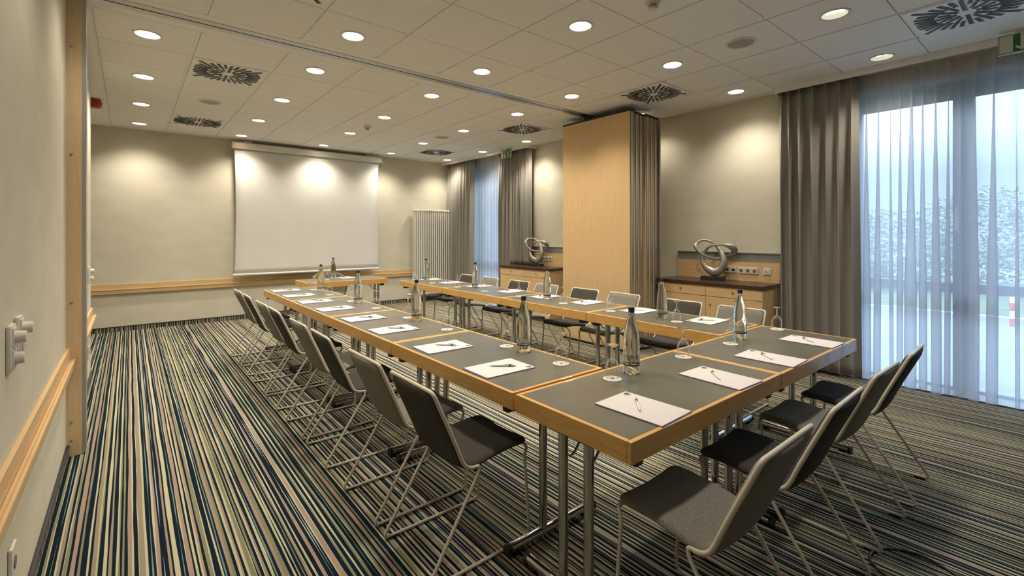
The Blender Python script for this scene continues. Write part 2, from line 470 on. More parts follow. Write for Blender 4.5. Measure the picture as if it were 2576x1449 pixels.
# ------------------------------------------------------------------ downlights
def downlight_proto():
    r = thing('ceiling_downlight', 'x', 'ceiling light', (0, 0, 0))
    MB().lathe([(.079, .0), (.094, .0), (.094, -.006), (.088, -.008), (.079, -.004)], seg=32, close=True).build('trim_ring', M['ring'], r, True)
    MB().lathe([(.080, -.002), (.078, .02), (.066, .05), (.04, .062), (0, .064)], seg=32).build('reflector', M['reflector'], r, True)
    for s in (-1, 1):
        pts = fillet([(-.058, s*.012, .034), (.045, s*.012, .034), (.045, s*.036, .034), (-.058, s*.036, .034)], .012)
        MB().tube(pts, .0085, 8).build('lamp_tube', M['lamp'], r, True)
    return r
dl = downlight_proto()
def place_light(o, x, y, label):
    o.location = (x, y, ZC); o['label'] = label
    o['group'] = 'recessed ceiling downlights'
    o.rotation_euler.z = 0
    ld = bpy.data.lights.get('downlight_beam')
    if ld is None:
        ld = bpy.data.lights.new('downlight_beam', 'SPOT'); ld.energy = 73; ld.color = (1, .895, .735)
        ld.spot_size = R(126); ld.spot_blend = 1.0; ld.shadow_soft_size = .07
    f = 1.0
    if y < 1.7: f = .6 if x > 3 else .65
    elif y < 3 and x > 4.5: f = .85
    if x < .5 and y < 4: f = .3
    if y < 1.7:
        for ch in o.children:
            if ch.name.startswith('lamp_tube'): ch.material_slots[0].link = 'OBJECT'; ch.material_slots[0].material = M['lamp_dim']
    if f == 0: return
    if f < 1:
        l2 = bpy.data.lights.get('downlight_beam_%d' % round(f*100))
        if l2 is None: l2 = ld.copy(); l2.name = 'downlight_beam_%d' % round(f*100); l2.energy = ld.energy*f
        ld = l2
    lo = bpy.data.objects.new('downlight_beam', ld); COL.objects.link(lo); lo.location = (x, y, ZC-.012)
first = True
rowname = {}
xn = {.11: 'the column by the wall post', 1.37: 'the second column from the wall post', 2.63: 'the middle column', 3.89: 'the fourth column from the wall post', 5.15: 'the column over the curtains'}
for i, (x, y) in enumerate(LIGHTS):
    o = dl if first else copy_tree(dl); first = False
    far = (x, y) in lightsF
    xs = min(xn, key=lambda k: abs(k-x))
    if far:
        k = round((8.385-y)/1.255)
        lab = f'round recessed downlight, {ORD[k]} from the screen wall in {xn[xs]}'
    else:
        k = round((3.62-y)/1.26)
        lab = f'round recessed downlight, {ORD[k]} on the camera side of the ceiling track, {xn[xs]}'.replace('the column', 'column').replace('the second', 'second').replace('the fourth', 'fourth').replace('the middle', 'middle').replace('from the wall post', 'from wall post').replace(' on the camera side of the', ' before')
    place_light(o, x, y, lab)

# ------------------------------------------------------------------ vents, speakers, detectors, alarm
def vent_proto():
    r = thing('ceiling_vent', 'x', 'air vent', (0, 0, 0))
    MB().box(-.298, .298, -.298, .298, -.006, .004, .002).build('plate', M['vent_plate'], r)
    b = MB(); bb = MB()
    def bar(a, r0, r1, w):
        m = Matrix.Rotation(a, 4, 'Z')
        b.box(r0, r1, -w, w, -.0085, -.005, M=m)
        for q in (-1, 1): bb.box(r0, r1, q*w*.62, q*w, -.0100, -.0084, M=m)
    for k in range(32):
        a = 2*PI*k/32
        lim = .272/max(abs(math.cos(a)), abs(math.sin(a)))
        if k % 8 == 4: bar(a, .055, .355, .0120)
        elif k % 8 == 0: bar(a, .050, .268, .0125)
        else: bar(a, .168, min(lim, .287), .0122)
    for k in range(16):
        if k % 4 in (1, 3): bar(2*PI*k/16, .085, .158, .0095)
    b.build('slot_blades', M['slot'], r); bb.build('blade_ribs', M['rib'], r)
    return r
vp = vent_proto()
VENTS = [((.735, 5.235), 'square swirl air vent in the second tile past the ceiling track, by the red alarm'),
         ((.735, 7.745), 'square swirl air vent above the screen end of the far wall, near the red alarm'),
         ((4.515, 5.235), 'square swirl air vent just past the folded partition stack'),
         ((4.515, 7.745), 'square swirl air vent in the corner between screen and radiator'),
         ((4.50, 2.985), 'square swirl air vent on the ceiling just before the folded partition stack'),
         ((4.53, .485), 'square swirl air vent beside the exit sign over the sheer curtain'),
         ((.735, 2.985), 'square swirl air vent cut by the top of the picture near the wall post')]
for i, ((x, y), lab) in enumerate(VENTS):
    o = vp if i == 0 else copy_tree(vp)
    o.location = (x, y, ZC); tag(o, lab, 'air vent', 'swirl air vents in the ceiling')
def speaker_proto():
    r = thing('ceiling_speaker', 'x', 'speaker')
    MB().lathe([(.098, 0), (.118, 0), (.116, -.006), (.10, -.008), (.096, -.003)], seg=36, close=True).build('rim', M['ring'], r, True)
    MB().lathe([(.097, -.003), (.05, -.005), (0, -.006)], seg=36).build('grille', M['mesh_grille'], r, True)
    return r
sp = speaker_proto()
for i, ((x, y), lab) in enumerate([((.737, 6.49), 'round flush ceiling speaker between the two vents near the red alarm'),
                                   ((3.885, 6.49), 'round flush ceiling speaker between the two vents near the radiator corner'),
                                   ((3.85, 1.735), 'round flush ceiling speaker over the front table, grey mesh face')]):
    o = sp if i == 0 else copy_tree(sp)
    o.location = (x, y, ZC); tag(o, lab, 'speaker', 'flush ceiling speakers')
def detector_proto():
    r = thing('smoke_detector', 'x', 'smoke detector')
    MB().lathe([(0, 0), (.05, 0), (.05, -.02), (.046, -.03), (.03, -.032), (0, -.032)], seg=24).build('base', M['white'], r, True)
    b = MB().lathe([(.026, -.032), (.024, -.055), (0, -.055)], seg=20)
    b.build('chamber', M['mesh_grille'], r, True)
    MB().lathe([(0, -.054), (.033, -.054), (.03, -.066), (0, -.068)], seg=20).build('cap', M['white'], r, True)
    return r
sd = detector_proto()
for i, ((x, y), lab) in enumerate([((2.645, 6.49), 'small white smoke detector on the ceiling in front of the screen'),
                                   ((2.69, 1.79), 'small white smoke detector on the ceiling above the front table')]):
    o = sd if i == 0 else copy_tree(sd)
    o.location = (x, y, ZC); tag(o, lab, 'smoke detector', 'ceiling smoke detectors')
al = thing('fire_alarm', 'red round fire alarm sounder under the ceiling by the wall post', 'alarm', (-.305, 7.2, ZC))
MB().lathe([(0, 0), (.055, 0), (.055, -.03), (0, -.03)], seg=28).build('base', M['red'], al, True)
MB().lathe([(0, -.03), (.06, -.03), (.064, -.05), (.06, -.085), (.045, -.1), (0, -.1)], seg=28).build('sounder', M['red'], al, True)

# ------------------------------------------------------------------ projection screen
def screen():
    r = thing('projection_screen', 'large white pull-down projection screen on the far wall', 'screen', (0, 0, 0))
    h = MB(); h.box(1.294, 3.835, 8.665, 8.77, 2.815, 2.925, .02, 3).build('housing', M['housing'], r, True)
    for x in (1.285, 3.832): MB().box(x, x+.012, 8.66, 8.775, 2.81, 2.93, .006).build('end_cap', M['white'], r)
    for x in (1.52, 3.6): MB().box(x-.06, x+.06, 8.74, YF-.003, 2.86, 2.97, .004).build('bracket', M['white'], r)
    bm = bmesh.new(); nx, nz = 16, 24; g = []
    for j in range(nz+1):
        t = j/nz; z = .765+(2.83-.765)*t
        pin = .018*math.sin(PI*min(1, t*1.05))
        row = []
        for i in range(nx+1):
            u = i/nx; x0, x1 = 1.325+pin, 3.778-pin
            row.append(bm.verts.new((x0+(x1-x0)*u, 8.72+.012*math.sin(PI*u)*math.sin(PI*t), z)))
        g.append(row)
    for j in range(nz):
        for i in range(nx): bm.faces.new((g[j][i], g[j][i+1], g[j+1][i+1], g[j+1][i]))
    b = MB(); b.bm.free(); b.bm = bm
    f = b.build('fabric', M['screen'], r, True); md = f.modifiers.new('thick', 'SOLIDIFY'); md.thickness = .0015
    MB().box(1.297, 3.79, 8.705, 8.735, .735, .768, .012, 3).build('bottom_bar', M['housing'], r, True)
    MB().tube([(3.815, 8.71, 2.815), (3.815, 8.71, 2.76), (3.80, 8.705, 2.745), (3.815, 8.70, 2.73), (3.828, 8.705, 2.745)], .005, 6).build('crank_hook', M['pen_dark'], r, True)
screen()

# ------------------------------------------------------------------ radiator
def radiator():
    r = thing('column_radiator', 'tall white column radiator in the corner beside the curtain', 'radiator', (0, 0, 0))
    n = 17; x0, x1 = 4.585, 5.40; y = 8.77
    for i in range(n):
        x = x0+(x1-x0)*i/(n-1)
        b = MB()
        for dy in (-.038, .038):
            b.tube([(x, y+dy, .20), (x, y+dy, 1.89)], .0165, 8)
        b.tube(spline([(x, y-.04, .17), (x, y-.043, .155), (x, y, .15), (x, y+.043, .155), (x, y+.04, .17)], 3), .019, 8)
        b.tube(spline([(x, y-.04, 1.90), (x, y-.043, 1.92), (x, y, 1.925), (x, y+.043, 1.92), (x, y+.04, 1.90)], 3), .019, 8)
        b.tube([(x, y-.04, .16), (x, y-.038, .21)], [.019, .0165], 8); b.tube([(x, y-.038, 1.87), (x, y-.04, 1.91)], [.0165, .019], 8)
        b.build('column', M['radiator'], r, True)
    for z in (.165, 1.905):
        MB().cyl((x0-.02, y, z), (x1+.02, y, z), .016).build('header_pipe', M['radiator'], r, True)
    for x in (4.7, 5.28):
        MB().box(x-.02, x+.02, y+.03, YF, 1.70, 1.74).build('wall_bracket', M['radiator'], r)
        MB().box(x-.02, x+.02, y-.02, y+.02, 0, .16).build('foot', M['radiator'], r)
    MB().tube(fillet([(4.565, y, .165), (4.53, y, .165), (4.53, y, .02)], .02), .011, 8).build('supply_pipe', M['radiator'], r, True)
    v = MB().cyl((4.535, y, .165), (4.505, y, .165), .014).build('valve', M['chrome'], r, True)
    MB().lathe([(0, 0), (.024, 0), (.026, .01), (.026, .06), (.02, .072), (0, .072)], seg=18).build('thermostat_knob', M['white'], r, True, loc=(4.51, y, .165)).rotation_euler = (0, -PI/2, 0)
radiator()

# ------------------------------------------------------------------ windows and outdoors
def window(name, y0, y1, mull):
    xw = 5.79
    b = MB()
    fr = .07
    b.box(xw, xw+.07, y0, y1, 2.655, 2.83)                 # roller box / head
    b.box(xw-.012, xw+.08, y0, y1, 2.655, 2.675)
    b.box(xw, xw+.07, y0, y0+fr, 0, 2.655); b.box(xw, xw+.07, y1-fr, y1, 0, 2.655)
    b.box(xw, xw+.07, y0, y1, -.02, .03)
    b.box(xw, xw+.07, y0, y1, .888, .976, .004)
    for m in mull: b.box(xw-.01, xw+.075, m-.07, m+.07, 0, 2.655, .005)
    w = struct(b.build(name, M['frame']))
    MB().box(xw+.03, xw+.036, y0+.02, y1-.02, .02, 2.66).build('pane', M['pane'], w)
    for m in mull[:1]:
        MB().box(xw-.04, xw-.01, m+.025, m+.05, 1.44, 1.66, .004).box(xw-.06, xw-.045, m+.025, m+.05, 1.46, 1.62, .006).build('handle', M['white'], w)
    MB().box(XR-.01, xw, y0, y1, -.0, .012).build('sill', M['rail_grey'], w)
    MB().box(xw-.02, xw+.0, y0, y1, 2.815, 2.832).build('head_trim', M['white'], w)
    return w
window('window_1', -1.3, 1.46, [.64, -.62])
window('window_2', 6.6, 8.5, [7.75])
def outdoors():
    g = MB().box(5.87, 11.5, -14, 40, -.16, -.1).build('ground_paving', M['asphalt']); struct(g)
    g2 = MB().box(11.62, 60, -30, 90, -.18, -.08).build('ground_lawn', M['grass']); struct(g2)
    k = MB().box(11.5, 11.62, -14, 40, -.15, .0).build('ground_kerb', M['facade']); struct(k)
    def foliage(name, r, x, y, z, rx, ry, rz, n, s, seed):
        rng = random.Random(seed); bm = bmesh.new()
        for _ in range(n):
            while True:
                p = Vector((rng.uniform(-1, 1), rng.uniform(-1, 1), rng.uniform(-1, 1)))
                if .45 < p.length < 1: break
            c = Vector((p.x*rx, p.y*ry, p.z*rz+z))
            q = Matrix.Rotation(rng.uniform(0, 6.3), 4, 'Z') @ Matrix.Rotation(rng.uniform(0, 3), 4, 'X')
            l = s*rng.uniform(.6, 1.3)
            vs = [bm.verts.new(c + q @ Vector(v)*l) for v in ((-.5, 0, 0), (0, -.32, .05), (.5, 0, 0), (0, .32, .05))]
            bm.faces.new(vs)
        b = MB(); b.bm.free(); b.bm = bm
        return b.build(name, M['leaf'], r)
    T = [(16.5, -5.0, 2.4), (19.8, -2.6, 3.0), (16.3, -.6, 2.75), (19.6, 1.6, 2.9), (16.4, 3.4, 2.2), (19.8, 5.8, 2.7), (16.5, 7.8, 2.3), (19.8, 10.4, 3.0), (16.5, 12.6, 2.6), (19.8, 15.4, 3.2), (16.8, 18.2, 2.7)]
    for i, (x, y, h) in enumerate(T):
        r = thing('bush', f'hazy green bush beyond the lawn outside, {ORD[i] if i < 9 else ["tenth", "eleventh"][i-9]} along from the glass door side', 'bush', (x, y, -.1), 0, 'bushes beyond the lawn outside')
        foliage('foliage', r, 0, 0, h*.52, 1.55, 1.9, h*.5, 6500, .10, i)
        MB().tube([(0, 0, 0), (.05, .03, h*.5)], [.08, .04], 8).build('stem', M['bark'], r)
    p = thing('marker_post', 'red and white striped marker post standing outside the window', 'post', (11.2, .66, -.1))
    for i in range(5):
        MB().cyl((0, 0, i*.13), (0, 0, (i+1)*.13), .03, seg=12).build('band', M['redpost'] if i % 2 == 0 else M['white'], p, True)
outdoors()

# ------------------------------------------------------------------ curtains
def drape(name, x, y0, y1, z0, z1, n, amp, mat, seed, label, thick=0, taper=0, cat='curtain', lean=0, rest=None, over=.22):
    rng = random.Random(seed); bm = bmesh.new()
    res = int(n*14); nz = 26
    # fold centres, irregular
    ph = [0]
    for i in range(n): ph.append(ph[-1]+rng.uniform(.65, 1.35))
    am = [rng.uniform(.55, 1.15) for _ in range(n+2)]
    tot = ph[-1]; drift = [rng.uniform(-.5, .5) for _ in range(n+2)]
    g = []
    for j in range(nz+1):
        t = j/nz
        row = []
        for i in range(res+1):
            u = i/res; s = u*tot
            zb = rest[1] if rest and y0+(y1-y0)*u < rest[0] else z0
            z = z1+(zb-z1)*t
            k = max(q for q in range(len(ph)) if ph[q] <= s+1e-9); k = min(k, n-1)
            w = (s-ph[k])/(ph[k+1]-ph[k])
            c = .5-.5*math.cos(2*PI*w)
            top = (.5-.5*math.cos(2*PI*w))**1.6*.85
            a = am[k]*amp
            off = a*(c*(.35+.65*min(1, t*3)) if t > .02 else top)
            slip = drift[k]*.035*t*math.sin(PI*w)
            mid = (y0+y1)/2; sp = 1+taper*math.sin(PI*min(t*1.2, 1))*.5+taper*t*.5
            y = mid+((y0+(y1-y0)*u)-mid)*sp + slip + lean*t + over*am[k]*(y1-y0)/n*math.sin(2*PI*w)*min(1, .3+t)
            row.append(bm.verts.new((x-off+amp*.5, y, z+(.006*math.sin(3*s) if j == nz else 0))))
        g.append(row)
    for j in range(nz):
        for i in range(res): bm.faces.new((g[j][i], g[j][i+1], g[j+1][i+1], g[j+1][i]))
    b = MB(); b.bm.free(); b.bm = bm
    o = b.build(name, mat, None, True, 180)
    if thick:
        md = o.modifiers.new('thick', 'SOLIDIFY'); md.thickness = thick; md.offset = 0
    return tag(o, label, cat)
ZV = 2.945
drape('curtain', 5.403, 1.335, 2.05, .035, ZV, 7, .092, M['curtain'], 3, 'grey floor-length curtain beside the wide glass door and the sideboard', .003, 0, lean=-.03)
drape('curtain', 5.403, 7.80, 8.80, .03, ZV, 10, .085, M['curtain'], 5, 'grey floor-length curtain next to the radiator', .003, 0, lean=.02)
drape('curtain', 5.403, 6.05, 7.0, .03, ZV, 11, .085, M['curtain'], 8, 'grey floor-length curtain behind the sideboard with the exit sign in front', .003, 0, rest=(6.60, .876))
drape('sheer_curtain', 5.50, -1.5, 1.46, .02, ZV, 30, .06, M['sheer'], 11, 'wide white sheer curtain before the tall glass door', 0, 0, 'sheer curtain', over=.55)
drape('sheer_curtain', 5.50, 6.7, 8.2, .02, ZV, 15, .05, M['sheer'], 14, 'narrow white sheer curtain between the two grey curtains by the radiator', 0, 0, 'sheer curtain', over=.2)
def valance(y0, y1, lab, round_at):
    r = thing('curtain_valance', lab, 'valance', (0, 0, 0))
    poly = [(5.33, y1), (5.33, y0)] if round_at == 'hi' else [(5.33, y0), (5.33, y1)]
    if round_at == 'hi': pts = fillet([(XR, y1), (5.33, y1), (5.33, y0)] and [(XR, y1, 0), (5.33, y1, 0), (5.33, y0, 0)], .07, 8)
    else: pts = fillet([(XR, y0, 0), (5.33, y0, 0), (5.33, y1, 0)], .07, 8)
    b = MB(); bm = b.bm
    n = len(pts); rings = []
    for i, p in enumerate(pts):
        a = pts[max(0, i-1)]; c = pts[min(n-1, i+1)]; t = (c-a).normalized(); nn = Vector((-t.y, t.x, 0))
        if nn.x < -.5 or False: pass
        q = p + nn*.012
        rings.append([bm.verts.new((p.x, p.y, ZC-.058)), bm.verts.new((q.x, q.y, ZC-.058)), bm.verts.new((q.x, q.y, ZC)), bm.verts.new((p.x, p.y, ZC))])
    for A, B in zip(rings, rings[1:]):
        for k in range(4): bm.faces.new((A[k], A[(k+1) % 4], B[(k+1) % 4], B[k]))
    b.build('fascia', M['ceiling_rail'], r)
    for x in (5.41, 5.50): MB().box(x-.008, x+.008, y0+.08, y1-.08, ZC-.02, ZC-.001).build('curtain_rail', M['white'], r)
valance(YB, 2.06, 'cream curtain valance over the wide glass door', 'hi')
valance(6.06, YF, 'cream curtain valance over the curtains by the radiator', 'lo')

# ------------------------------------------------------------------ exit signs
def exit_sign(y_hi, x, label, W=.30, H=.15):
    """double-faced sign hung parallel to the window wall; read from the room"""
    r = thing('exit_sign', label, 'exit sign', (x, y_hi, ZC))
    # local frame for prisms: u runs along -Y (reading direction), v up, depth towards -X
    Mx = Matrix(((0, 0, -1, 0), (-1, 0, 0, 0), (0, 1, 0, 0), (0, 0, 0, 1)))
    zt = -.02
    MB().box(-.012, .012, -W, 0, zt-H, zt, .003).build('panel', M['sign_pale'], r)
    MB().box(-.02, .02, -W*.7, -W*.3, zt, 0).build('ceiling_mount', M['white'], r)
    def pr(name, poly, mat, d0, d1):
        b = MB(); b.prism(poly, Matrix.Translation((-d0, 0, zt-H)) @ Mx, d1); return b.build(name, mat, r)
    m = .008
    pr('green_field', [(W*.27, m), (W-m, m), (W-m, H-m), (W*.27, H-m)], M['sign_green'], .012, .0012)
    b = MB()
    for x0, x1, y0, y1 in ((m*.5, W*.27, m*.5, m), (m*.5, W*.27, H-m, H-m*.5), (m*.5, m, m*.5, H-m*.5)):
        b.prism([(x0, y0), (x1, y0), (x1, y1), (x0, y1)], Matrix.Translation((-.012, 0, zt-H)) @ Mx, .001)
    b.build('door_outline', M['sign_green'], r)
    # arrow pointing down
    c = W*.43; a = MB()
    TM = Matrix.Translation((-.0132, 0, zt-H)) @ Mx
    a.prism([(c-.009, .03), (c+.009, .03), (c+.009, H-m), (c-.009, H-m)], TM, .0006)
    a.prism([(c, .016), (c, .036), (c-.034, .058), (c-.034, .040)], TM, .0010)
    a.prism([(c, .016), (c+.034, .040), (c+.034, .058), (c, .036)], TM, .0014)
    a.build('arrow', M['sign_pale'], r)
    # running figure
    f = MB(); ox = W*.76
    f.prism([(ox-.022+.011*math.cos(k*PI/6), .118+.011*math.sin(k*PI/6)) for k in range(12)], TM, .001)
    def limb(p, w):
        for (x0, y0), (x1, y1) in zip(p, p[1:]):
            d = math.hypot(x1-x0, y1-y0); nx, ny = -(y1-y0)/d*w, (x1-x0)/d*w
            f.prism([(ox+x0-nx, y0-ny), (ox+x1-nx, y1-ny), (ox+x1+nx, y1+ny), (ox+x0+nx, y0+ny)], TM, .001)
    limb([(-.012, .10), (.006, .062)], .011)
    limb([(-.008, .102), (-.02, .078), (-.042, .074)], .0045)
    limb([(-.004, .104), (.022, .108), (.036, .088)], .0045)
    limb([(.004, .064), (-.014, .046), (-.016, .018)], .006)
    limb([(.008, .064), (.014, .038), (.046, .040)], .006)
    f.build('running_figure', M['sign_pale'], r)
    return r
exit_sign(.385, 5.25, 'green exit sign with down arrow hanging before the wide sheer curtain')
exit_sign(6.745, 5.30, 'green exit sign with down arrow and running figure before the grey curtain', W=.29)

# ------------------------------------------------------------------ partition stack
def partition():
    xs = [4.58+.104*i for i in range(6)]
    for i, x in enumerate(xs):
        r = thing('partition_panel', ['front maple panel of the folded partition stack, its full face showing',
                                      'second panel of the folded partition stack, seen on edge'][i] if i < 2 else f'{ORD[i]} panel of the folded partition stack counted from its maple face, seen on edge', 'partition', (x, 3.36, 0), 0, 'partition panels folded into a stack')
        r['kind'] = 'thing'
        dy = .012*((i*7) % 3) if i else 0
        dz = .0 if i == 0 else -.012
        MB().box(0, .012, dy, 1.10, .03, 2.885+dz).build('face_board', M['maple'], r)
        MB().box(.076, .088, dy, 1.10, .03, 2.885+dz).build('face_board', M['maple'], r)
        MB().box(.012, .076, dy+.01, 1.09, .04, 2.875+dz).build('core', M['alu_dark'], r)
        MB().box(.014, .05, dy-.014, dy+.01, .03, 2.88+dz, .004).build('edge_profile', M['alu'], r)
        MB().box(.056, .072, dy-.008, dy+.01, .03, 2.88+dz).build('edge_profile', M['alu_dark'], r)
        MB().box(.0, .088, dy, 1.10, .005, .03).build('floor_seal', M['black'], r)
        MB().box(.0, .088, dy-.01, 1.10, 2.885+dz, 2.908+dz).build('top_seal', M['black'], r)
        MB().cyl((.044, .74, 2.90+dz), (.044, .74, ZC-.002), .012).build('hanger', M['black'], r, True)
    j = MB().box(5.203, 5.228, 3.362, 3.43, .0, 2.90).build('stack_jamb', M['alu'])
    tag(j, 'grey metal jamb strip between the partition stack and the wall', 'jamb', kind='thing')
partition()

# ------------------------------------------------------------------ sideboards
def sideboard(y0, y1, loc_label, seam=True):
    r = thing('sideboard', loc_label, 'sideboard', (0, 0, 0))
    xf = 5.125
    MB().box(xf+.02, XR-.002, y0+.012, y1-.012, .06, .83).build('carcass', M['maple'], r)
    MB().box(xf+.06, XR-.004, y0+.03, y1-.03, 0, .06).build('plinth', M['alu_dark'], r)
    t = MB().box(xf-.015, XR-.001, y0, y1, .83, .872, .003).build('worktop', M['counter'], r); t['label'] = 'dark brown worktop'
    ym = (y0+y1)/2
    for a, b in ((y0+.012, ym-.002), (ym+.002, y1-.012)):
        d = MB().box(xf, xf+.019, a, b, .712, .826, .0015).build('drawer', M['maple_h'], r)
        kn = (a+b)/2
        MB().lathe([(0, .016), (.009, .015), (.012, .010), (.006, .005), (.005, 0), (0, 0)], seg=14).build('knob', M['brass'], d, True, loc=(xf, kn, .775)).rotation_euler = (0, -PI/2, 0)
        d = MB().box(xf, xf+.019, a, b, .07, .706, .0015).build('door', M['maple_h'], r)
        kn = b-.055 if b < ym else a+.055
        MB().lathe([(0, .016), (.009, .015), (.012, .010), (.006, .005), (.005, 0), (0, 0)], seg=14).build('knob', M['brass'], d, True, loc=(xf, kn, .617)).rotation_euler = (0, -PI/2, 0)
    return r
sideboard(2.075, 3.345, 'maple sideboard with dark brown top next to the wide glass door curtain')
sideboard(5.27, 6.555, 'maple sideboard with dark brown top half hidden behind the partition stack')
def backsplash(y0, y1, lab):
    r = thing('wall_panel', lab, 'wall panel', (0, 0, 0))
    MB().box(XR-.018, XR, y0, y1, .873, 1.098).build('wood_board', M['maple_h'], r)
    MB().box(XR-.017, XR, y0, y1, 1.099, 1.192).build('grey_board', M['rail_grey'], r)
    MB().box(XR-.03, XR, y0-.004, y1+.004, 1.192, 1.208, .003).build('ledge', M['rail_grey'], r)
backsplash(2.07, 3.30, 'maple and grey wall panel with many sockets above the sideboard near the glass door')
backsplash(5.27, 6.29, 'maple and grey wall panel above the sideboard behind the partition stack')
XP = XR-.018
def plate(name, lab, cat, y_hi, zc, units, kind, w=.0755):
    """wall plate on the right-hand wall panel: units side by side towards the camera"""
    n = len(units); r = thing(name, lab, cat, (XP, y_hi, zc))
    MB().box(-.010, 0, -n*w, 0, -.039, .039, .003).build('frame_plate', M['white'], r)
    for i, u in enumerate(units):
        yc = -(i+.5)*w
        if u == 'power':
            MB().box(-.013, -.009, yc-.030, yc+.030, -.030, .030, .002).build('insert', M['white'], r)
            b = MB().lathe([(0, 0), (.020, 0), (.021, .002), (.0185, .003), (0, .0025)], seg=24)
            b.build('socket_well', M['socket_hole'], r, True, loc=(-.0125, yc, 0)).rotation_euler = (0, -PI/2, 0)
            b = MB()
            for s in (-1, 1): b.cyl((-.0155, yc+s*.0095, 0), (-.0165, yc+s*.0095, 0), .0032, seg=10)
            b.build('pin_holes', M['black'], r)
        elif u == 'data':
            MB().box(-.013, -.009, yc-.030, yc+.030, -.030, .030, .002).build('insert', M['white'], r)
            MB().box(-.0145, -.0125, yc-.020, yc+.020, -.012, .010).build('port', M['black'], r)
            MB().box(-.0142, -.0125, yc-.028, yc+.028, .022, .030).build('yellow_strip', M['yellow'], r)
        else:
            MB().box(-.013, -.009, yc-.030, yc+.030, -.030, .030, .002).build('insert', M['white'], r)
            for s, rr in ((-1, .006), (1, .008)):
                MB().cyl((-.012, yc+s*.012, -.006+s*.005), (-.018, yc+s*.012, -.006+s*.005), rr, seg=14).build('coax_port', M['brass'], r)
    return r
plate('data_socket', 'white twin data socket with yellow strips behind the sculpture by the glass door', 'socket', 2.69, .998, ['data']*2, 0)
plate('power_socket', 'white triple power socket on the maple panel above the sideboard', 'socket', 2.523, .998, ['power']*3, 0)
plate('antenna_socket', 'white single antenna socket on the maple panel beside the grey curtain', 'socket', 2.243, .998, ['coax'], 0, .085)
plate('power_socket', 'white triple power socket behind the sculpture beside the partition stack', 'socket', 6.02, .998, ['power']*3, 0)
plate('data_socket', 'white twin data socket with yellow strips beside the partition stack', 'socket', 5.79, .998, ['data']*2, 0)

# ------------------------------------------------------------------ sculptures
def sculpture():
    r = thing('sculpture', 'x', 'sculpture')
    MB().box(-.132, .132, -.055, .055, 0, .045, .002).build('base', M['black'], r)
    P = [(1140, 832, 62, 0), (1015, 760, 40, 0), (975, 650, 26, -.01), (1010, 545, 22, -.02), (1100, 462, 17, .02), (1260, 438, 14, .045), (1390, 465, 42, .035),
         (1435, 520, 44, .01), (1375, 585, 28, -.02), (1290, 622, 13, -.035), (1150, 640, 13, .0), (1020, 602, 14, .035), (922, 530, 20, .035), (878, 455, 30, .02),
         (925, 395, 20, -.005), (1010, 378, 15, -.025), (1110, 410, 15, -.035), (1200, 490, 28, -.035), (1262, 590, 42, -.015), (1285, 695, 54, 0), (1238, 790, 62, 0)]
    k = .00083
    pts = [Vector(((x-1130)*k*.93, -d, (895-y)*k+.045)) for x, y, w, d in P]
    C = spline(pts, 8, True)
    W = [v.x for v in spline([(w*k, 0, 0) for x, y, w, d in P], 8, True)]
    MB().tube(C, W, 14, closed=True, flat=.62, up=Vector((0, 1, 0))).build('loop', M['sculpture'], r, True, 180)
    return r
s1 = sculpture()
s1.location = (5.385, 2.755, .872); s1.rotation_euler.z = R(-72)
s1['label'] = 'silver looping knot sculpture on the sideboard near the glass door'; s1['group'] = 'knot sculptures on the sideboards'
s2 = copy_tree(s1); s2.location = (5.385, 5.895, .872); s2.rotation_euler.z = R(-75)
s2['label'] = 'silver looping knot sculpture on the sideboard behind the partition stack'

# ------------------------------------------------------------------ wall switches on the left wall
def dimmer(y0, z0, lab, x=XL, shape='two'):
    r = thing('wall_control', lab, 'wall switch', (x, y0, z0))
    MB().box(0, .014, 0, .082, 0, .155, .005, 3).build('back_plate', M['white'], r, True)
    MB().box(.013, .018, .012, .070, .082, .145, .002).build('insert', M['white'], r)
    MB().box(.013, .018, .012, .070, .010, .072, .002).build('insert', M['white'], r)
    MB().cyl((.017, .041, .112), (.044, .041, .112), .021, .0195, 28).build('dial', M['white'], r, True)
    if shape == 'two': MB().cyl((.017, .041, .042), (.040, .041, .042), .0205, .019, 28).build('dial', M['white'], r, True)
    else: MB().box(.017, .024, .018, .064, .016, .066, .003).build('rocker', M['white'], r)
    return r
dimmer(2.205, .965, 'white wall control with two round dials on the near plaster wall')
dimmer(2.345, .975, 'white wall control with one dial and a rocker on the near plaster wall', shape='one')
dimmer(5.78, .965, 'white wall control with two dials behind the maple wall post', x=XL+.015)
def lowplate(y0, z0, lab, x):
    r = thing('wall_outlet', lab, 'socket', (x, y0, z0))
    MB().box(0, .012, 0, .082, 0, .12, .004, 2).build('frame_plate', M['white'], r)
    MB().lathe([(0, 0), (.02, 0), (.021, .002), (0, .0025)], seg=20).build('socket_well', M['socket_hole'], r, True, loc=(.0125, .041, .06)).rotation_euler = (0, PI/2, 0)
lowplate(2.235, .255, 'white low socket plate on the near wall below the maple rail', XL)
lowplate(5.74, .27, 'white low socket plate behind the maple wall post', XL+.015)

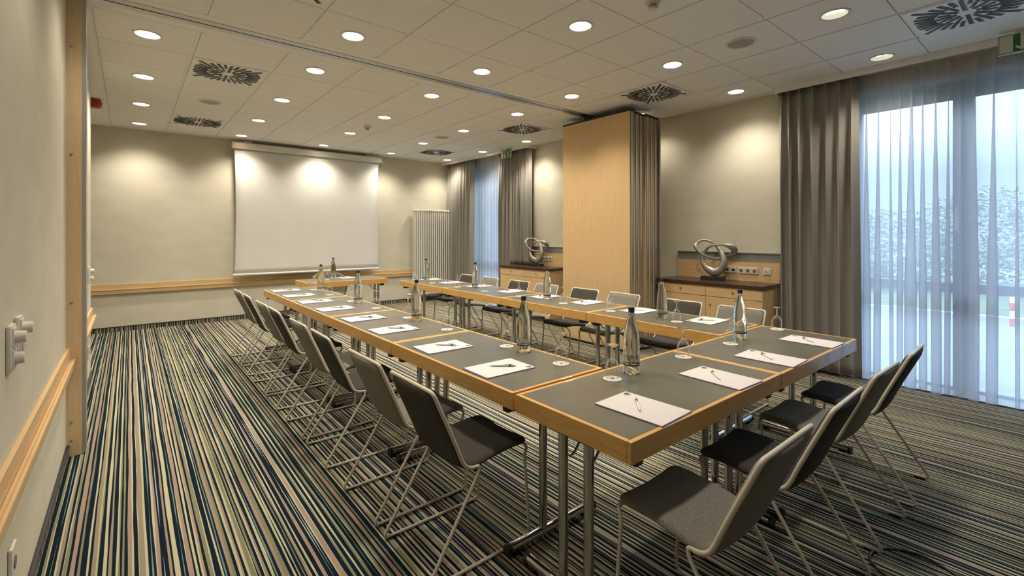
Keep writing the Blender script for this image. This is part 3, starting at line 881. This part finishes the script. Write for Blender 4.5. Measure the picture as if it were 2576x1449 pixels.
# ------------------------------------------------------------------ tables
def table_proto(L=1.188, W=.594):
    r = thing('folding_table', 'x', 'table')
    t = .076; e = .019
    # top: grey laminate field with a beech lipping all round
    MB().box(-L/2+e, L/2-e, -W/2+e, W/2-e, TZ-.03, TZ-.0003).build('tabletop', M['laminate'], r)
    b = MB()
    for a in ((-L/2, L/2, -W/2, -W/2+e), (-L/2, L/2, W/2-e, W/2), (-L/2, -L/2+e, -W/2+e, W/2-e), (L/2-e, L/2, -W/2+e, W/2-e)):
        b.box(*a, TZ-t, TZ, .0025, 2)
    b.build('edge_frame', M['beech_edge'], r)
    for s in (-1, 1):
        x = s*(L/2-.055)
        f = MB().tube([(x, -W/2+.03, .034), (x, W/2-.03, .034)], .022, 14).build('foot_bar', M['chrome'], r, True)
        for q in (-1, 1):
            MB().cyl((x, q*(W/2-.03), .030), (x, q*(W/2-.012), .030), .026, seg=14).box(x-.018, x+.018, q*(W/2-.06)-.02, q*(W/2-.06)+.02, 0, .02).build('end_cap', M['black'], f)
            MB().cyl((x, q*.066, .03), (x, q*.066, TZ-t+.02), .0195, seg=18).build('leg', M['chrome'], r, True)
            MB().tube(fillet([(x-s*.02, q*.05, .545), (x-s*.045, q*.05, .55), (x-s*.17, q*.05, TZ-.05)], .015), .0055, 8).build('brace', M['chrome'], r, True)
            MB().box(x-.02*s-.022, x-.02*s+.022, q*(W/2-.055)-.035, q*(W/2-.055)+.035, TZ-t-.032, TZ-t+.02, .006).build('corner_block', M['black'], r)
        MB().box(x-.04, x+.04, -.115, .115, TZ-t-.012, TZ-.032, .004).build('hinge_plate', M['black'], r)
    return r
tp = table_proto()
TABLES = []
for i, y in enumerate((2.125, 3.318, 4.511, 5.702)):
    k = 3-i
    TABLES.append((1.562, y, PI/2, f'grey folding table with beech edge, {ORD[k]} from the screen, row nearer the wall post'))
for i, y in enumerate((2.11, 3.305, 4.50, 5.70)):
    k = 3-i
    TABLES.append((3.362, y, PI/2, f'grey folding table with beech edge, {ORD[k]} from the screen, row by the sideboards'))
TABLES.append((1.857, 1.212, R(-.4), 'grey folding table with beech edge at the near corner of the table block'))
TABLES.append((3.0465, 1.202, R(-.4), 'grey folding table with beech edge ending beside the grey curtain and sheer'))
TABLES.append((2.49, 7.055, 0, 'separate grey folding table standing across before the projection screen'))
for i, (x, y, a, lab) in enumerate(TABLES):
    o = tp if i == 0 else copy_tree(tp)
    o.location = (x, y, 0); o.rotation_euler = (0, 0, a); tag(o, lab, 'table', 'grey folding conference tables')

# ------------------------------------------------------------------ chairs
PROF = [(.275, .432), (.268, .444), (.235, .452), (.17, .452), (.08, .443), (.0, .430), (-.045, .428), (-.078, .442), (-.10, .475), (-.125, .535), (-.165, .625), (-.205, .712), (-.238, .785)]
def chair_proto(felt):
    r = thing('conference_chair', 'x', 'chair')
    C = spline([(u, 0, z) for u, z in PROF], 4)
    n = len(C)
    acc = [0]
    for i in range(1, n): acc.append(acc[-1]+(C[i]-C[i-1]).length)
    tot = acc[-1]; hw0 = .193; rc = .055
    def nrm(i):
        t = (C[min(n-1, i+1)]-C[max(0, i-1)]).normalized()
        return Vector((t.z, 0, -t.x))          # towards the sitter
    def halfw(i):
        d = min(acc[i], tot-acc[i])
        if d >= rc: return hw0
        return hw0-rc+math.sqrt(max(0, rc*rc-(rc-d)**2))
    def shell(i0, i1, name, cap0, cap1):
        bm = bmesh.new(); nt = 10
        top, bot = [], []
        for i in range(i0, i1+1):
            w = max(.02, halfw(i)); N = nrm(i); rt, rb = [], []
            edge_s = min(1, min(acc[i]/.02 if cap0 else 1, (tot-acc[i])/.02 if cap1 else 1))
            for k in range(nt+1):
                v = -1+2*k/nt
                v = math.copysign(1-(1-abs(v))**1.5, v)
                th = .0155*(max(0, 1-abs(v)**12))**.5*(.25+.75*edge_s)+.0025
                dish = -.012*(1-v*v)
                p = C[i]+Vector((0, w*v, 0))
                rt.append(bm.verts.new(p+N*(th+dish))); rb.append(bm.verts.new(p-N*(th-dish)))
            top.append(rt); bot.append(rb)
        m = len(top)
        for i in range(m-1):
            for k in range(nt):
                bm.faces.new((top[i][k], top[i][k+1], top[i+1][k+1], top[i+1][k]))
                bm.faces.new((bot[i][k+1], bot[i][k], bot[i+1][k], bot[i+1][k+1]))
            bm.faces.new((top[i][0], top[i+1][0], bot[i+1][0], bot[i][0])); bm.faces.new((top[i][nt], bot[i][nt], bot[i+1][nt], top[i+1][nt]))
        for i in (0, m-1):
            for k in range(nt): bm.faces.new((top[i][k], top[i][k+1], bot[i][k+1], bot[i][k]))
        b = MB(); b.bm.free(); b.bm = bm
        return b.build(name, felt, r, True, 60)
    cut = 4*7
    shell(0, cut, 'seat', True, False); shell(cut, n-1, 'backrest', False, True)
    # back frame tube: hook - bend - side - top - side - bend - hook
    hy = hw0+.004
    off = .004
    side = []
    for i in range(4*6-1, n):
        if tot-acc[i] < .05: break
        side.append(C[i]-nrm(i)*off)
    top = C[n-1]-nrm(n-1)*off
    def side_pts(s): return [Vector((p.x, s*hy, p.z)) for p in side]
    topc = lambda s: fillet([side_pts(s)[-1], Vector((top.x, s*hy, top.z)), Vector((top.x, s*.1, top.z))], .055, 6)
    path = side_pts(-1)+topc(-1)[1:]+topc(1)[::-1][:-1]+side_pts(1)[::-1]
    MB().tube(path, .0085, 8).build('back_frame', M['tube'], r, True, 180)
    for s in (-1, 1):
        h0 = side_pts(s)[0]
        rear = fillet([h0+Vector((-.004, 0, 0)), h0+Vector((.022, 0, .001)), h0+Vector((.014, s*.002, -.03)), (-.275, s*.205, .011), (.268, s*.205, .011), (.243, s*.198, .39), (.268, s*.186, .425), (.262, s*.15, .430)],
                      [0, .014, .03, .035, .035, .06, .02, 0], 6)
        MB().tube(rear, .0073, 8).build('sled_leg', M['tube'], r, True, 180)
        for u0, u1 in ((-.25, -.20), (.17, .235)):
            MB().box(u0, u1, s*.205-.008, s*.205+.008, 0, .010, .002).build('foot_glide', M['black'], r)
    MB().tube([(.262, -.155, .430), (.262, .155, .430)], .0068, 8).build('front_bar', M['tube'], r, True)
    MB().box(-.03, .0, -.19, -.15, .398, .42, .003).box(-.03, .0, .15, .19, .398, .42, .003).build('stacking_bumper', M['black'], r)
    return r
CH = {'light': chair_proto(M['felt_light']), 'dark': chair_proto(M['felt_dark'])}
used = set()
def place_chair(kind, x, y, a, label, group):
    o = CH[kind] if kind not in used else copy_tree(CH[kind]); used.add(kind)
    o.location = (x, y, 0); o.rotation_euler = (0, 0, a); tag(o, label, 'chair', group)
cn = {'light': 'light grey felt chair', 'dark': 'dark grey felt chair'}
YL = [6.0, 5.45, 4.78, 4.28, 3.58, 3.07, 2.36, 1.83]
for i, y in enumerate(YL):
    k = ('light', 'dark')[i % 2]
    place_chair(k, 1.178, y, R([1, -1.5, 1, -1, .5, -1, .8, 0][i]), f'{cn[k]}, {ORD[i]} from the screen in the row by the open carpet', 'felt chairs along the table row by the open carpet')
YR = [6.0, 5.44, 4.77, 4.24, 3.60, 3.06, 2.38, 1.83]
for i, y in enumerate(YR):
    k = ('dark', 'light')[i % 2]
    place_chair(k, 3.835, y, PI+R([1, -2, 1.5, 0, 1, -1, 1, 0][i]), f'{cn[k]}, {ORD[i]} from the radiator in the row by the sideboards', 'felt chairs along the table row by the sideboards')
for i, x in enumerate((1.57, 2.15, 2.775, 3.335)):
    k = ('light', 'dark')[i % 2]
    place_chair(k, x, .80+(0, .0, .005, -.005)[i], PI/2+R([0, 1, -1, 1.5][i]), f'{cn[k]}, {ORD[i]} from the near table corner at the front table', 'felt chairs along the front table')

def tub_chair():
    r = thing('tub_chair', 'grey tub chair with rounded back behind the table at the screen', 'chair', (2.50, 7.62, 0), 0)
    bm = bmesh.new(); na, nz = 28, 8; G = []
    for j in range(nz+1):
        t = j/nz; row = []
        for i in range(na+1):
            a = -PI*.12+(PI*1.24)*i/na
            front = abs(i/na-.5)*2
            ztop = .80-.20*front**2.4
            z = .42+(ztop-.42)*t
            rx = .215+.045*math.sin(t*PI*.5); ry = .20+.05*t
            row.append(bm.verts.new((rx*math.cos(a), ry*math.sin(a)*1.0, z)))
        G.append(row)
    for j in range(nz):
        for i in range(na): bm.faces.new((G[j][i], G[j][i+1], G[j+1][i+1], G[j+1][i]))
    b = MB(); b.bm.free(); b.bm = bm
    s = b.build('shell_back', M['tubshell'], r, True, 180); md = s.modifiers.new('t', 'SOLIDIFY'); md.thickness = .03; md.offset = -1
    MB().lathe([(0, .40), (.15, .40), (.21, .43), (.225, .46), (.19, .478), (0, .482)], seg=28).build('seat', M['tubshell'], r, True)
    for sx in (-1, 1):
        for sy in (-1, 1):
            MB().tube([(sx*.13, sy*.12, .41), (sx*.18, sy*.17, .0)], [.012, .009], 8).build('leg', M['chrome'], r, True)
tub_chair()

# ------------------------------------------------------------------ table settings
def pad_proto():
    r = thing('notepad', 'x', 'notepad')          # local: long side along x, top edge at +x
    MB().box(-.1485, .1485, -.105, .105, .0022, .0052).build('paper_sheets', M['paper'], r)
    b = MB().box(-.152, .1487, -.1053, .1053, 0, .0022).build('backing_card', M['backing'], r); b['label'] = 'purple backing card'
    MB().box(.118, .138, -.094, -.072, .0052, .0054).build('logo_mark', M['logo_blue'], r)
    MB().box(.118, .128, -.072, -.060, .0052, .0054).build('logo_mark', M['logo_green'], r)
    MB().box(.1085, .117, -.092, -.066, .0052, .0054).build('logo_mark', M['logo_green'], r)
    b = MB()
    for k in range(9): b.box(-.138, -.136, -.09+k*.007, -.0855+k*.007, .0052, .0053)
    b.build('footer_text', M['socket_hole'], r)
    return r
def pen_proto(body, band):
    r = thing('ballpoint_pen', 'x', 'pen')          # local: tip at -x
    Q = lambda prof: MB().lathe(prof, seg=14)
    rot = (0, PI/2, 0)
    o = Q([(0, -.070), (.0014, -.069), (.0045, -.052), (.0052, -.03), (.0054, .030), (.0052, .045)]).build('barrel', body, r, True); o.rotation_euler = rot
    o = Q([(.0056, .030), (.0058, .031), (.0058, .043), (.0056, .044)]).build('grip_band', band, r, True); o.rotation_euler = rot
    o = Q([(.0053, .044), (.0053, .060), (.003, .062), (.0026, .069), (0, .070)]).build('push_button', body, r, True); o.rotation_euler = rot
    MB().box(.012, .052, -.0016, .0016, .0055, .0075, .0006).build('clip', band, r)
    return r
def star(r0, amp, n, k): return r0+amp*math.cos(n*k)
def coaster_proto():
    r = thing('paper_coaster', 'x', 'coaster')
    n = 96
    poly = [(star(.043, .0014, 16, 2*PI*k/n)*math.cos(2*PI*k/n), star(.043, .0014, 16, 2*PI*k/n)*math.sin(2*PI*k/n)) for k in range(n)]
    MB().prism(poly, Matrix.Identity(4), .0018).build('paper_disc', M['coaster'], r)
    MB().box(-.010, .002, -.008, .008, .0018, .0020).build('logo_mark', M['logo_blue'], r)
    MB().box(.003, .012, -.008, .004, .0018, .0020).build('logo_mark', M['logo_green'], r)
    return r
def glass_proto():
    """wine glass standing upside down"""
    r = thing('wine_glass', 'x', 'wine glass')
    H = .158
    out = [(.0300, 0), (.0325, .018), (.0338, .036), (.0325, .056), (.027, .075), (.018, .088), (.0085, .097)]
    b = MB().lathe(out+[(.0058, .103), (0, .104)], seg=28)
    b.build('bowl', M['glass'], r, True, 60)
    MB().lathe([(0, .1042), (.0052, .1042), (.0042, .118), (.0042, .134), (.0055, .147), (.0, .147)], seg=16).build('stem', M['stem_glass'], r, True, 60)
    MB().lathe([(0, .1472), (.006, .1472), (.012, .1525), (.0305, .1565), (.0312, .158), (0, .159)], seg=28).build('foot', M['stem_glass'], r, True, 60)
    return r
def bottle_proto():
    r = thing('water_bottle', 'x', 'bottle')
    prof = [(0, .004), (.030, .0035), (.0375, 0), (.0405, .006), (.0405, .09), (.0400, .14), (.0375, .185), (.0325, .220), (.0255, .248), (.0185, .268), (.0145, .284), (.0133, .296), (0, .296)]
    MB().lathe(prof, seg=36).build('glass_body', M['bottle'], r, True, 50)
    c = MB().lathe([(0, .296), (.0150, .296), (.0152, .300), (.0152, .318), (.0140, .3205), (0, .3205)], seg=24).build('cap', M['cap'], r, True, 50)
    c['label'] = 'dark blue screw cap'
    MB().lathe([(.0410, .040), (.0410, .047)], seg=36).build('label_band', M['label_band'], r, True)
    MB().lathe([(.0409, .047), (.0409, .080)], seg=36).build('label', M['label_clear'], r, True)
    b = MB()
    def patch(a0, a1, z0, z1, n=6, rad=.0411):
        for i in range(n):
            p, q = a0+(a1-a0)*i/n, a0+(a1-a0)*(i+1)/n
            b.quad(*[(rad*math.cos(a), rad*math.sin(a), z) for a, z in ((p, z0), (q, z0), (q, z1), (p, z1))])
    patch(-.5, -.3, .050, .060, 3); patch(.2, .9, .050, .0525); patch(.2, .7, .056, .0575)
    b.build('label_print', M['label_band'], r)
    # vertical lettering and a small shield on the shoulder
    b = MB()
    A0 = .0
    def stroke(pts, w=.0017, rad=None):
        for (u0, z0), (u1, z1) in zip(pts, pts[1:]):
            d = math.hypot(u1-u0, z1-z0); nx, nz = -(z1-z0)/d*w, (u1-u0)/d*w
            P = []
            for u, z in ((u0-nx, z0-nz), (u1-nx, z1-nz), (u1+nx, z1+nz), (u0+nx, z0+nz)):
                rr = prad(z)+.0006; a = A0+u/rr
                P.append((rr*math.cos(a), rr*math.sin(a), z))
            b.quad(*P)
    def prad(z):
        for (r0, z0), (r1, z1) in zip(prof[3:], prof[4:]):
            if z0 <= z <= z1: return r0+(r1-r0)*(z-z0)/(z1-z0)
        return .0405
    cz = .150
    stroke([(.011*math.cos(t*PI/8), cz+.0125*math.sin(t*PI/8)) for t in range(17)])
    stroke([(-.011, .128), (.011, .108)]); stroke([(.011, .128), (-.011, .108)])
    stroke([(-.011, .098), (0, .086), (.011, .098)]); stroke([(0, .086), (0, .077)])
    b.build('lettering', M['pen_dark'], r)
    b = MB(); stroke_w = .007
    stroke([(0, .205), (0, .190)], .005)
    b.build('shield_mark', M['logo_blue'], r)
    return r
PAD = pad_proto(); PEN = pen_proto(M['pen'], M['pen_green']); PENW = pen_proto(M['pen_white'], M['pen_dark'])
COA = coaster_proto(); GLS = glass_proto(); BOT = bottle_proto()
_seen = set()
def inst(p, loc, rz, label, cat, group):
    if p.name in _seen: o = copy_tree(p)
    else: o = p; _seen.add(p.name)
    o.location = loc; o.rotation_euler = (0, 0, rz); tag(o, label, cat, group); return o
ROWL = 'the table row by the open carpet'; ROWR = 'the table row by the sideboards'
LP = [(1.455, 6.045), (1.45, 5.46), (1.452, 4.87), (1.447, 4.285), (1.458, 3.65), (1.453, 3.085), (1.458, 2.42), (1.447, 1.855)]
LG = [(1.745, 5.93), (1.735, 5.31), (1.742, 4.67), (1.755, 4.09), (1.751, 3.455), (1.75, 2.85), (1.768, 2.195), (1.75, 1.718)]
RP = [(3.475, 6.12), (3.485, 5.56), (3.52, 4.94), (3.505, 4.265), (3.488, 3.665), (3.51, 3.085), (3.488, 2.458), (3.50, 1.835)]
RG = [(3.255, 6.22), (3.252, 5.69), (3.245, 5.04), (3.268, 4.48), (3.29, 3.87), (3.29, 3.20), (3.28, 2.61), (3.278, 1.968)]
FP = [(1.545, 1.076), (2.154, 1.070), (2.705, 1.062), (3.325, 1.062)]
FG = [(1.752, 1.384), (2.367, 1.380), (2.876, 1.360), (3.565, 1.354)]
wt = random.Random(4)
def setting(rows, glasses, rz, pen, prz, rowname, endname, pfx):
    for i, (x, y) in enumerate(rows):
        j = R(wt.uniform(-2.5, 2.5))
        inst(PAD, (x, y, TZ), rz+j, f'white notepad, {ORD[i]} from {endname} on {rowname}', 'notepad', 'notepads on '+rowname)
        inst(pen, (x+.02*math.cos(rz), y+.02*math.sin(rz), TZ+.0110), prz+R(wt.uniform(-5, 5)), f'{pfx} ballpoint pen on the {ORD[i]} notepad from {endname}, {rowname}'.replace('the table row', 'row'), 'pen', 'pens on '+rowname)
    for i, (x, y) in enumerate(glasses):
        a = R(wt.uniform(0, 40))
        inst(COA, (x, y, TZ), rz+R(90)+R(wt.uniform(-12, 12)), f'scalloped paper coaster, {ORD[i]} from {endname} on {rowname}', 'coaster', 'paper coasters on '+rowname)
        inst(GLS, (x, y, TZ+.0019), a, f'upturned wine glass, {ORD[i]} from {endname} on {rowname}', 'wine glass', 'wine glasses on '+rowname)
setting(LP, LG, 0, PEN, -R(43), ROWL, 'the screen', 'silver')
setting(RP, RG, PI, PENW, PI-R(46), ROWR, 'the radiator', 'pale silver')
setting(FP, FG, PI/2, PENW, R(47), 'the front table', 'the near corner', 'silver')
for i, (x, y, a) in enumerate([(1.757, 5.70, .9), (1.745, 4.51, .5), (1.748, 3.305, 1.1), (1.765, 2.035, .4)]):
    inst(BOT, (x, y, TZ), math.atan2(-y, -x)+R(84), f'water bottle with navy cap, {ORD[i]} from the screen, row by the open carpet', 'bottle', 'water bottles on the tables')
for i, (x, y, a) in enumerate([(3.35, 6.035, .5), (3.40, 4.86, 1.2), (3.365, 3.505, .2), (3.318, 2.122, -.35)]):
    inst(BOT, (x, y, TZ), math.atan2(-y, -x)+R(82), f'water bottle with navy cap, {ORD[i]} from the radiator, row by the sideboards', 'bottle', 'water bottles on the tables')
for i, (x, y, a) in enumerate([(1.905, 1.388, -R(72)), (3.062, 1.386, -R(70))]):
    inst(BOT, (x, y, TZ), a, f'clear glass water bottle with navy cap on the front table, {["near the block corner", "toward the grey curtain"][i]}', 'bottle', 'water bottles on the tables')
# the table at the screen
inst(PAD, (2.60, 7.215, TZ), -PI/2+R(3), 'white notepad lying on the separate table before the screen', 'notepad', None)
inst(PEN, (2.60, 7.23, TZ+.011), R(140), 'silver ballpoint pen on the notepad at the separate table', 'pen', None)
inst(COA, (2.262, 7.06, TZ), 0, 'round scalloped paper coaster on the separate table before the screen', 'coaster', None)
inst(GLS, (2.262, 7.06, TZ+.0019), 0, 'upturned wine glass on the separate table before the screen', 'wine glass', None)
inst(BOT, (2.405, 7.215, TZ), R(-140), 'clear glass water bottle with navy cap on the separate table before the screen', 'bottle', None)

# ------------------------------------------------------------------ floor cable
pts = spline([(2.40, .42, .006), (2.42, .50, .006), (2.47, .56, .006), (2.52, .575, .006), (2.585, .565, .006), (2.65, .52, .006), (2.69, .43, .006), (2.66, .34, .006), (2.60, .26, .006)], 8)
c = MB().tube(pts, .0055, 8).build('power_cable', M['cable'], None, True)
tag(c, 'dark cable looping over the striped carpet beneath the front chairs', 'cable')

# ------------------------------------------------------------------ world, camera, view
w = bpy.data.worlds.new('overcast'); S.world = w; w.use_nodes = True
bg = w.node_tree.nodes['Background']; bg.inputs[0].default_value = (.57, .75, 1.0, 1)
# overcast sky: brighter overhead than at the horizon
_n, _l = w.node_tree.nodes, w.node_tree.links
_tc = _n.new('ShaderNodeTexCoord'); _sx = _n.new('ShaderNodeSeparateXYZ'); _l.new(_tc.outputs['Generated'], _sx.inputs[0])
_mr = _n.new('ShaderNodeMapRange'); _mr.inputs['From Min'].default_value = .10; _mr.inputs['From Max'].default_value = .9
_mr.inputs['To Min'].default_value = 1.5; _mr.inputs['To Max'].default_value = 19
_l.new(_sx.outputs['Z'], _mr.inputs['Value']); _l.new(_mr.outputs[0], bg.inputs[1])

cam = bpy.data.cameras.new('camera'); co = bpy.data.objects.new('camera', cam); COL.objects.link(co)
co.location = (0, 0, 1.42); co.rotation_euler = (R(90), 0, R(-39.5))
cam.sensor_width = 36; cam.sensor_fit = 'HORIZONTAL'
cam.lens = 1168/2576*36; cam.shift_y = -135.5/2576; cam.clip_start = .05; cam.clip_end = 300
S.camera = co
S.view_settings.view_transform = 'Standard'; S.view_settings.look = 'None'; S.view_settings.gamma = 1
S.view_settings.exposure = .33; S.view_settings.use_curve_mapping = False
try:
    S.cycles.use_denoising = True; S.cycles.max_bounces = 10; S.cycles.transmission_bounces = 8; S.cycles.transparent_max_bounces = 16
    S.cycles.caustics_reflective = False; S.cycles.caustics_refractive = False; S.cycles.sample_clamp_indirect = 4
    S.cycles.blur_glossy = .5
except Exception: pass
